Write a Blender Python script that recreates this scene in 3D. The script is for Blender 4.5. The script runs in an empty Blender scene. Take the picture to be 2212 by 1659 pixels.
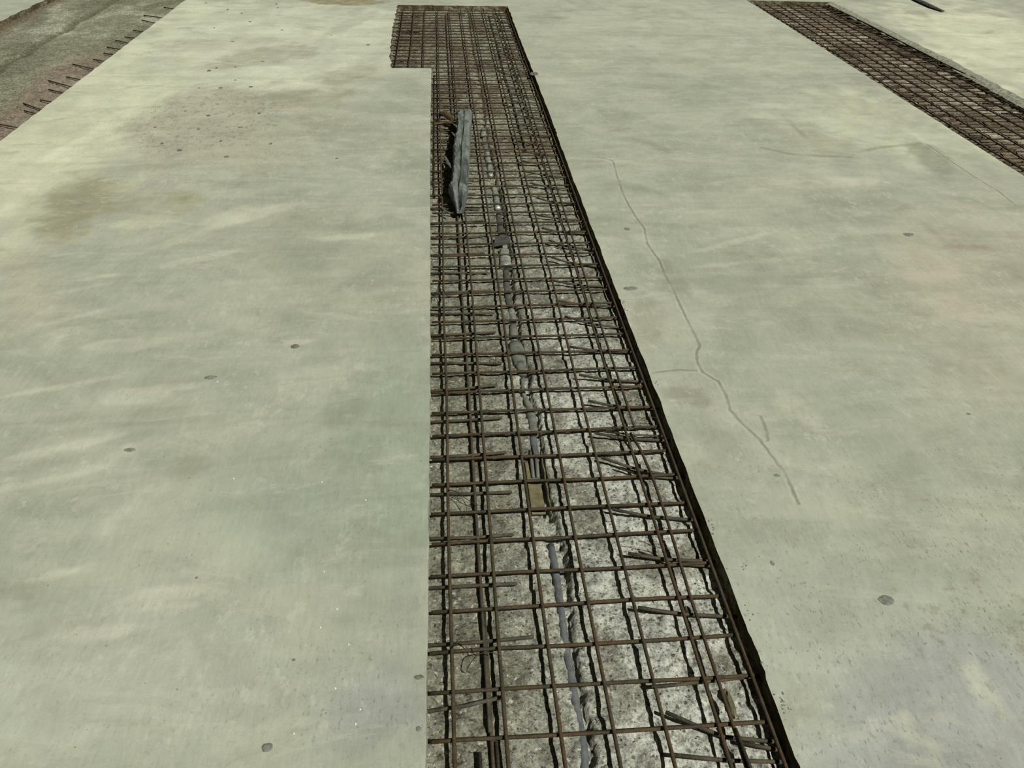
import bpy, math, random
import numpy as np
from mathutils import Vector, Matrix
random.seed(7)
scn = bpy.context.scene
COL = scn.collection

# ------------------------------------------------------------------ camera
cam_data = bpy.data.cameras.new('camera')
cam_data.sensor_fit = 'HORIZONTAL'; cam_data.sensor_width = 36.0
cam_data.lens = 36.0 * 1707.16 / 2212.0
cam_data.clip_start = 0.02; cam_data.clip_end = 200
cam = bpy.data.objects.new('camera', cam_data); COL.objects.link(cam)
pitch, roll, yaw = 0.62510, 0.024304, 0.094813
fw = Vector((math.sin(yaw)*math.cos(pitch), math.cos(yaw)*math.cos(pitch), -math.sin(pitch)))
rt = Vector((math.cos(yaw), -math.sin(yaw), 0)); up = rt.cross(fw)
r2 = rt*math.cos(roll) + up*math.sin(roll); u2 = up*math.cos(roll) - rt*math.sin(roll)
cam.matrix_world = Matrix(((r2.x, u2.x, -fw.x, 0.01612), (r2.y, u2.y, -fw.y, -0.80632), (r2.z, u2.z, -fw.z, 1.38199), (0, 0, 0, 1)))
scn.camera = cam

# ------------------------------------------------------------------ world, key light, exposure
world = bpy.data.worlds.new('world'); scn.world = world; world.use_nodes = True
bg = world.node_tree.nodes['Background']
bg.inputs[0].default_value = (0.80, 0.84, 0.70, 1); bg.inputs[1].default_value = 0.035
sun = bpy.data.lights.new('floodlight', 'SUN'); sun.energy = 4.1; sun.angle = math.radians(0.45); sun.color = (1.0, 0.995, 0.95)
sun_o = bpy.data.objects.new('floodlight', sun); COL.objects.link(sun_o)
sun_o.location = (5.4, -6.2, 10)
sun_o.rotation_euler = Vector((0.54, -0.62, 1.0)).to_track_quat('Z', 'Y').to_euler()
vs = scn.view_settings
vs.view_transform = 'Standard'; vs.look = 'None'; vs.gamma = 1.0; vs.exposure = 0.0; vs.use_curve_mapping = False

# ------------------------------------------------------------------ helpers
def lin(c):
    return tuple((v/255/12.92) if v/255 <= 0.04045 else ((v/255+0.055)/1.055)**2.4 for v in c)
def srgb(*c): return lin(c) + (1.0,)
def hsh(ix, iy, seed):
    h = (ix.astype(np.int64)*374761393 + iy.astype(np.int64)*668265263 + seed*1274126177) & 0xffffffff
    h = ((h ^ (h >> 13)) * 1274126177) & 0xffffffff
    h = (h ^ (h >> 16)) & 0xffffff
    return h / float(0xffffff)
def vnoise(x, y, seed=0):
    x = np.asarray(x, float); y = np.asarray(y, float)
    ix = np.floor(x); iy = np.floor(y); fx = x-ix; fy = y-iy
    fx = fx*fx*(3-2*fx); fy = fy*fy*(3-2*fy)
    a = hsh(ix, iy, seed); b = hsh(ix+1, iy, seed); c = hsh(ix, iy+1, seed); d = hsh(ix+1, iy+1, seed)
    return (a*(1-fx)+b*fx)*(1-fy) + (c*(1-fx)+d*fx)*fy
def fbm(x, y, seed=0, o=4):
    s = 0; a = 0.5; t = 0
    for i in range(o):
        s = s + a*vnoise(x*2**i+i*17.3, y*2**i-i*9.1, seed+i); t += a; a *= 0.5
    return s/t
def sstep(a, b, x):
    t = np.clip((x-a)/(b-a), 0, 1); return t*t*(3-2*t)

def link(o, parent=None):
    COL.objects.link(o)
    if parent is not None: o.parent = parent
    return o
def tag(o, label=None, cat=None, group=None, kind=None):
    for k, v in (('label', label), ('category', cat), ('group', group), ('kind', kind)):
        if v: o[k] = v
    return o
def thing(name, loc, label, cat, group=None):
    o = bpy.data.objects.new(name, None); o.empty_display_size = 0.05; o.location = loc
    return tag(link(o), label, cat, group)

class MB:
    def __init__(s): s.v = []; s.f = []; s.m = []
    def add(s, vs_, fs, mi=0):
        n = len(s.v); s.v += [tuple(v) for v in vs_]
        s.f += [tuple(i+n for i in f) for f in fs]; s.m += [mi]*len(fs)
    def tube(s, pts, r, n=8, caps=True, squash=None, mi=0):
        P = [Vector(p) for p in pts]; R = r if isinstance(r, (list, tuple)) else [r]*len(P)
        vs_ = []; side = None
        for i, p in enumerate(P):
            t = (P[min(i+1, len(P)-1)] - P[max(i-1, 0)]).normalized()
            if side is None:
                ref = Vector((0, 0, 1)) if abs(t.z) < 0.9 else Vector((1, 0, 0))
                side = t.cross(ref).normalized()
            side = (side - t*side.dot(t)).normalized(); nor = side.cross(t).normalized()
            kx, kz = squash[i] if squash else (1, 1)
            for k in range(n):
                a = 2*math.pi*k/n
                vs_.append(p + side*math.cos(a)*R[i]*kx + nor*math.sin(a)*R[i]*kz)
        fs = []
        for i in range(len(P)-1):
            for k in range(n):
                fs.append((i*n+k, (i+1)*n+k, (i+1)*n+(k+1) % n, i*n+(k+1) % n))
        if caps:
            fs.append(tuple(range(n))); fs.append(tuple((len(P)-1)*n+k for k in reversed(range(n))))
        s.add(vs_, fs, mi)
    def build(s, name, mats, parent=None, smooth=True, origin=None):
        me = bpy.data.meshes.new(name)
        off = Vector(origin) if origin else Vector((0, 0, 0))
        me.from_pydata([tuple(Vector(v)-off) for v in s.v], [], s.f)
        for m in (mats if isinstance(mats, (list, tuple)) else [mats]): me.materials.append(m)
        me.polygons.foreach_set('material_index', s.m)
        me.polygons.foreach_set('use_smooth', [smooth]*len(s.f)); me.update()
        o = bpy.data.objects.new(name, me)
        if origin: o.location = off
        return link(o, parent)

# ------------------------------------------------------------------ node materials
class NT:
    def __init__(s, name):
        s.mat = bpy.data.materials.new(name); s.mat.use_nodes = True
        s.t = s.mat.node_tree; s.t.nodes.clear()
        s.out = s.t.nodes.new('ShaderNodeOutputMaterial'); s.b = s.t.nodes.new('ShaderNodeBsdfPrincipled')
        s.t.links.new(s.b.outputs[0], s.out.inputs[0])
        s.geo = s.t.nodes.new('ShaderNodeNewGeometry')
    def set(s, sock, v):
        if isinstance(v, bpy.types.NodeSocket): s.t.links.new(v, sock)
        elif v is not None:
            if sock.type == 'RGBA' and not isinstance(v, (int, float)) and len(v) == 3: v = tuple(v)+(1,)
            sock.default_value = v
    def pos(s, sx=1, sy=1, sz=1):
        m = s.t.nodes.new('ShaderNodeVectorMath'); m.operation = 'MULTIPLY'
        s.t.links.new(s.geo.outputs['Position'], m.inputs[0]); m.inputs[1].default_value = (sx, sy, sz); return m.outputs[0]
    def noise(s, vec, scale=1, detail=4, rough=0.55, dist=0, col=False):
        n = s.t.nodes.new('ShaderNodeTexNoise'); s.set(n.inputs['Vector'], vec)
        n.inputs['Scale'].default_value = scale; n.inputs['Detail'].default_value = detail
        n.inputs['Roughness'].default_value = rough; n.inputs['Distortion'].default_value = dist
        return n.outputs['Color' if col else 'Fac']
    def voro(s, vec, scale=1, feature='F1', out='Distance'):
        n = s.t.nodes.new('ShaderNodeTexVoronoi'); n.feature = feature; s.set(n.inputs['Vector'], vec)
        n.inputs['Scale'].default_value = scale; return n.outputs[out]
    def math(s, op, a, b=None, c=None, clamp=False):
        n = s.t.nodes.new('ShaderNodeMath'); n.operation = op; n.use_clamp = clamp
        s.set(n.inputs[0], a); s.set(n.inputs[1], b)
        if c is not None: s.set(n.inputs[2], c)
        return n.outputs[0]
    def rng(s, v, a, b, c=0.0, d=1.0, smooth=True):
        n = s.t.nodes.new('ShaderNodeMapRange'); n.interpolation_type = 'SMOOTHSTEP' if smooth else 'LINEAR'
        s.set(n.inputs[0], v)
        for i, q in enumerate((a, b, c, d)): n.inputs[i+1].default_value = q
        return n.outputs[0]
    def mix(s, f, a, b, mode='MIX'):
        n = s.t.nodes.new('ShaderNodeMix'); n.data_type = 'RGBA'; n.blend_type = mode
        s.set(n.inputs[0], f); s.set(n.inputs[6], a); s.set(n.inputs[7], b); return n.outputs[2]
    def scale(s, col, f):
        n = s.t.nodes.new('ShaderNodeVectorMath'); n.operation = 'SCALE'
        s.set(n.inputs[0], col); s.set(n.inputs[3], f); return n.outputs[0]
    def attr(s, name, out='Color'):
        n = s.t.nodes.new('ShaderNodeAttribute'); n.attribute_name = name; return n.outputs[out]
    def bump(s, h, strength=0.3, dist=0.01):
        n = s.t.nodes.new('ShaderNodeBump'); n.inputs['Strength'].default_value = strength; n.inputs['Distance'].default_value = dist
        s.set(n.inputs['Height'], h); s.t.links.new(n.outputs[0], s.b.inputs['Normal'])
    def done(s, col, rough=0.8, metal=0.0, spec=0.3):
        s.set(s.b.inputs['Base Color'], col); s.set(s.b.inputs['Roughness'], rough); s.set(s.b.inputs['Metallic'], metal)
        s.set(s.b.inputs['Specular IOR Level'], spec); return s.mat

def m_slab():
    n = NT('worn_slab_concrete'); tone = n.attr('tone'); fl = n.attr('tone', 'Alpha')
    big = n.noise(n.pos(1.5, 1.2, 1), 1.7, 8, 0.66, 0.6)
    med = n.noise(n.pos(1, 0.8, 1), 9, 7, 0.68, 0.4)
    wipe = n.noise(n.pos(0.55, 2.2, 1), 2.6, 8, 0.66, 0.9)          # sideways wiping marks in the dust
    broom = n.noise(n.pos(1, 0.22, 1), 85, 3, 0.6)
    grit = n.noise(n.pos(), 330, 2, 0.6)
    f = n.math('ADD', n.rng(big, 0.36, 0.64, 0.90, 1.07), n.rng(med, 0.3, 0.7, -0.075, 0.075, False))
    f = n.math('ADD', f, n.rng(wipe, 0.38, 0.62, -0.06, 0.06))
    f = n.math('ADD', f, n.rng(broom, 0.3, 0.7, -0.045, 0.045, False))
    f = n.math('ADD', f, n.rng(grit, 0.25, 0.75, -0.05, 0.05, False))
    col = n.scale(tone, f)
    # pale cement dust in broken patches
    du = n.noise(n.pos(1, 0.55, 1), 26, 6, 0.74); dm = n.noise(n.pos(), 2.3, 4, 0.6)
    dust = n.math('MULTIPLY', n.rng(du, 0.54, 0.64), n.rng(dm, 0.42, 0.6))
    col = n.mix(n.math('MULTIPLY', dust, 0.42), col, srgb(196, 198, 178))
    du2 = n.noise(n.pos(0.6, 1.6, 1), 5.5, 8, 0.72, 0.7)
    col = n.mix(n.math('MULTIPLY', n.rng(du2, 0.55, 0.66), 0.38), col, srgb(192, 192, 168))
    # olive-brown grime
    gr = n.noise(n.pos(0.8, 1.3, 1), 3.2, 8, 0.7, 0.6)
    col = n.mix(n.math('MULTIPLY', n.rng(gr, 0.55, 0.68), 0.42), col, srgb(142, 140, 116))
    # dark grit flecks, dragged along the broom marks
    fk = n.noise(n.pos(1, 0.45, 1), 120, 4, 0.72); fk2 = n.noise(n.pos(), 4.5, 4, 0.6)
    d = n.math('MULTIPLY', n.rng(fk, 0.565, 0.66), n.rng(fk2, 0.35, 0.6))
    col = n.mix(n.math('MULTIPLY', n.math('MULTIPLY', d, fl), 0.85, clamp=True), col, srgb(100, 96, 80))
    fk3 = n.noise(n.pos(), 55, 5, 0.75)
    col = n.mix(n.math('MULTIPLY', n.math('MULTIPLY', n.rng(fk3, 0.6, 0.7), fl), 0.5, clamp=True), col, srgb(112, 106, 88))
    fk4 = n.noise(n.pos(1, 0.7, 1), 30, 5, 0.74)
    col = n.mix(n.math('MULTIPLY', n.math('MULTIPLY', n.rng(fk4, 0.53, 0.64), n.rng(fl, 0.6, 0.95)), 0.6), col, srgb(120, 113, 92))
    sp = n.voro(n.pos(), 38); spm = n.noise(n.pos(), 7, 2)
    dot = n.math('MULTIPLY', n.rng(sp, 0.05, 0.09, 1, 0), n.rng(spm, 0.52, 0.56))
    col = n.mix(n.math('MULTIPLY', dot, 0.5), col, srgb(74, 74, 62))
    # cracks and ridges of dust: their own lines on the slab
    wob = n.rng(n.noise(n.pos(), 45, 3), 0.25, 0.75, -0.0022, 0.0022, False)
    def line(name, w0, w1):
        l = n.rng(n.math('ABSOLUTE', n.math('ADD', n.attr(name, 'Fac'), wob)), w0, w1, 1, 0)
        return n.math('MULTIPLY', l, n.rng(n.attr(name+'_near', 'Fac'), 0.018, 0.034, 1, 0))
    brk = n.rng(n.noise(n.pos(), 10, 3), 0.3, 0.55, 0.35, 1.0)
    ck = n.math('MULTIPLY', line('crack', 0.0012, 0.0075), brk)
    lip = n.math('MULTIPLY', n.math('SUBTRACT', line('crack', 0.006, 0.016), ck, clamp=True), n.rng(n.noise(n.pos(), 5, 2), 0.4, 0.6))
    col = n.mix(n.math('MULTIPLY', lip, 0.3), col, srgb(196, 196, 176))
    col = n.mix(n.math('MULTIPLY', ck, 0.58), col, srgb(112, 109, 92))
    br = n.math('MULTIPLY', line('branch', 0.001, 0.008), brk)
    col = n.mix(n.math('MULTIPLY', br, 0.5), col, srgb(112, 109, 92))
    rg = n.math('MULTIPLY', line('ridge', 0.003, 0.026), brk)
    col = n.mix(n.math('MULTIPLY', rg, 0.6), col, srgb(140, 134, 106))
    h = n.math('ADD', n.math('MULTIPLY', broom, 0.6), n.math('MULTIPLY', med, 0.8))
    h = n.math('SUBTRACT', h, n.math('MULTIPLY', n.math('MAXIMUM', ck, br), 0.8))
    n.bump(n.math('ADD', h, n.math('MULTIPLY', grit, 0.15)), 0.22, 0.006)
    return n.done(col, 0.82, 0, 0.25)
def m_cut():
    n = NT('dirty_cut_concrete')
    a = n.noise(n.pos(), 45, 5, 0.65); b = n.noise(n.pos(1, 1, 1), 9, 4)
    col = n.mix(n.rng(a, 0.35, 0.65), srgb(88, 80, 56), srgb(142, 138, 116))
    col = n.mix(n.rng(b, 0.42, 0.62), col, srgb(82, 70, 46))
    n.bump(a, 0.6, 0.01); return n.done(col, 0.9, 0, 0.2)
def m_bed():
    n = NT('hammered_bed_concrete'); tone = n.attr('tone')
    a = n.noise(n.pos(), 55, 5, 0.68, 0.4); b = n.noise(n.pos(), 16, 4, 0.6)
    v = n.voro(n.pos(), 95, 'F1', 'Color'); sep = n.t.nodes.new('ShaderNodeSeparateColor'); n.set(sep.inputs[0], v)
    vd = n.voro(n.pos(), 95); g = n.noise(n.pos(), 190, 3, 0.65)
    f = n.math('ADD', n.rng(a, 0.33, 0.67, 0.55, 1.42, False), n.rng(b, 0.35, 0.65, -0.2, 0.2, False))
    f = n.math('ADD', f, n.rng(g, 0.3, 0.7, -0.4, 0.4, False))
    col = n.scale(tone, f)
    stone = n.math('MULTIPLY', n.rng(sep.outputs[0], 0.58, 0.66), n.rng(vd, 0.28, 0.5, 1, 0))
    col = n.mix(n.math('MULTIPLY', stone, 0.85), col, n.mix(sep.outputs[1], srgb(70, 68, 60), srgb(124, 124, 118)))
    pits = n.rng(n.noise(n.pos(), 125, 2, 0.6), 0.60, 0.68)
    col = n.mix(n.math('MULTIPLY', pits, 0.85), col, srgb(38, 34, 24))
    wh = n.math('MULTIPLY', n.rng(n.noise(n.pos(), 75, 4, 0.7), 0.57, 0.7), 0.7)
    col = n.mix(wh, col, srgb(214, 212, 192))
    n.bump(n.math('ADD', a, n.math('MULTIPLY', g, 0.6)), 0.55, 0.008)
    return n.done(col, 0.9, 0, 0.2)
def m_rust(name, c0, c1, c2, amt, sc=26):
    n = NT(name)
    a = n.noise(n.pos(), sc, 4, 0.65); b = n.noise(n.pos(), 150, 3, 0.6); c = n.noise(n.pos(), 7, 3)
    col = n.mix(n.rng(a, 0.38, 0.62), c0, c1)
    col = n.mix(n.math('MULTIPLY', n.rng(n.math('ADD', n.math('MULTIPLY', a, 0.4), n.math('MULTIPLY', c, 0.6)), 0.46, 0.6), amt), col, c2)
    col = n.scale(col, n.rng(b, 0.25, 0.75, 0.7, 1.3, False))
    n.bump(b, 0.5, 0.003); return n.done(col, 0.75, 0.0, 0.3)
def m_plain(name, c0, c1, scale=40, rough=0.8, metal=0, bump=0.3, spec=0.3, stretch=(1, 1, 1)):
    n = NT(name)
    a = n.noise(n.pos(*stretch), scale, 5, 0.65); g = n.noise(n.pos(), scale*6, 2)
    col = n.scale(n.mix(n.rng(a, 0.33, 0.67), c0, c1), n.rng(g, 0.25, 0.75, 0.85, 1.15, False))
    n.bump(n.math('ADD', a, n.math('MULTIPLY', g, 0.3)), bump, 0.005); return n.done(col, rough, metal, spec)

M = dict(
    slab=m_slab(), cut=m_cut(), bed=m_bed(),
    rim=m_plain('spalled_rim_concrete', srgb(120, 120, 102), srgb(176, 176, 156), 60, 0.9, 0, 0.6),
    cross=m_rust('rusty_cross_bar_steel', srgb(54, 48, 34), srgb(70, 61, 43), srgb(84, 60, 33), 0.5, 30),
    long=m_rust('weathered_long_bar_steel', srgb(60, 53, 39), srgb(78, 69, 51), srgb(78, 55, 35), 0.5),
    stub=m_rust('grey_bar_stub_steel', srgb(62, 59, 47), srgb(82, 78, 62), srgb(76, 58, 36), 0.4),
    far=m_rust('dark_rust_bar_steel', srgb(56, 49, 36), srgb(76, 66, 49), srgb(74, 57, 38), 0.5),
    wire=m_plain('tie_wire_steel', srgb(46, 40, 28), srgb(62, 54, 40), 60, 0.6),
    timber=m_plain('grey_weathered_timber', srgb(84, 90, 84), srgb(122, 128, 118), 14, 0.85, 0, 0.5, 0.2, (3, 0.7, 3)),
    timber_dark=m_plain('dark_grey_timber', srgb(58, 63, 60), srgb(98, 103, 97), 22, 0.8, 0, 0.5, 0.2, (2, 0.6, 2)),  # darker timber for the top crevice and the near right half
    wood=m_plain('brown_broken_wood', srgb(60, 50, 32), srgb(92, 76, 52), 30, 0.85, 0, 0.5),
    conduit=m_plain('grey_conduit_plastic', srgb(92, 94, 84), srgb(124, 126, 114), 22, 0.55, 0, 0.2, 0.4),
    blue=m_plain('bluish_conduit_plastic', srgb(80, 84, 84), srgb(106, 108, 107), 40, 0.6, 0, 0.25, 0.4),
    dark=m_plain('dark_conduit_plastic', srgb(66, 66, 60), srgb(92, 92, 84), 30, 0.6, 0, 0.2, 0.4),
    foil=m_plain('bare_tin_conduit', srgb(140, 142, 130), srgb(205, 208, 196), 45, 0.42, 0.5, 0.8, 0.6),
    olive=m_plain('muddy_olive_tray', srgb(88, 82, 58), srgb(116, 110, 82), 26, 0.6, 0.0, 0.2, 0.35),
    chipd=m_plain('dark_chip_stone', srgb(84, 82, 72), srgb(126, 126, 110), 120, 0.9),
    chipl=m_plain('grey_chip_stone', srgb(106, 108, 98), srgb(138, 140, 126), 120, 0.9),
    grain=m_plain('white_grain_stone', srgb(215, 216, 204), srgb(235, 235, 226), 120, 0.7),
)
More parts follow.
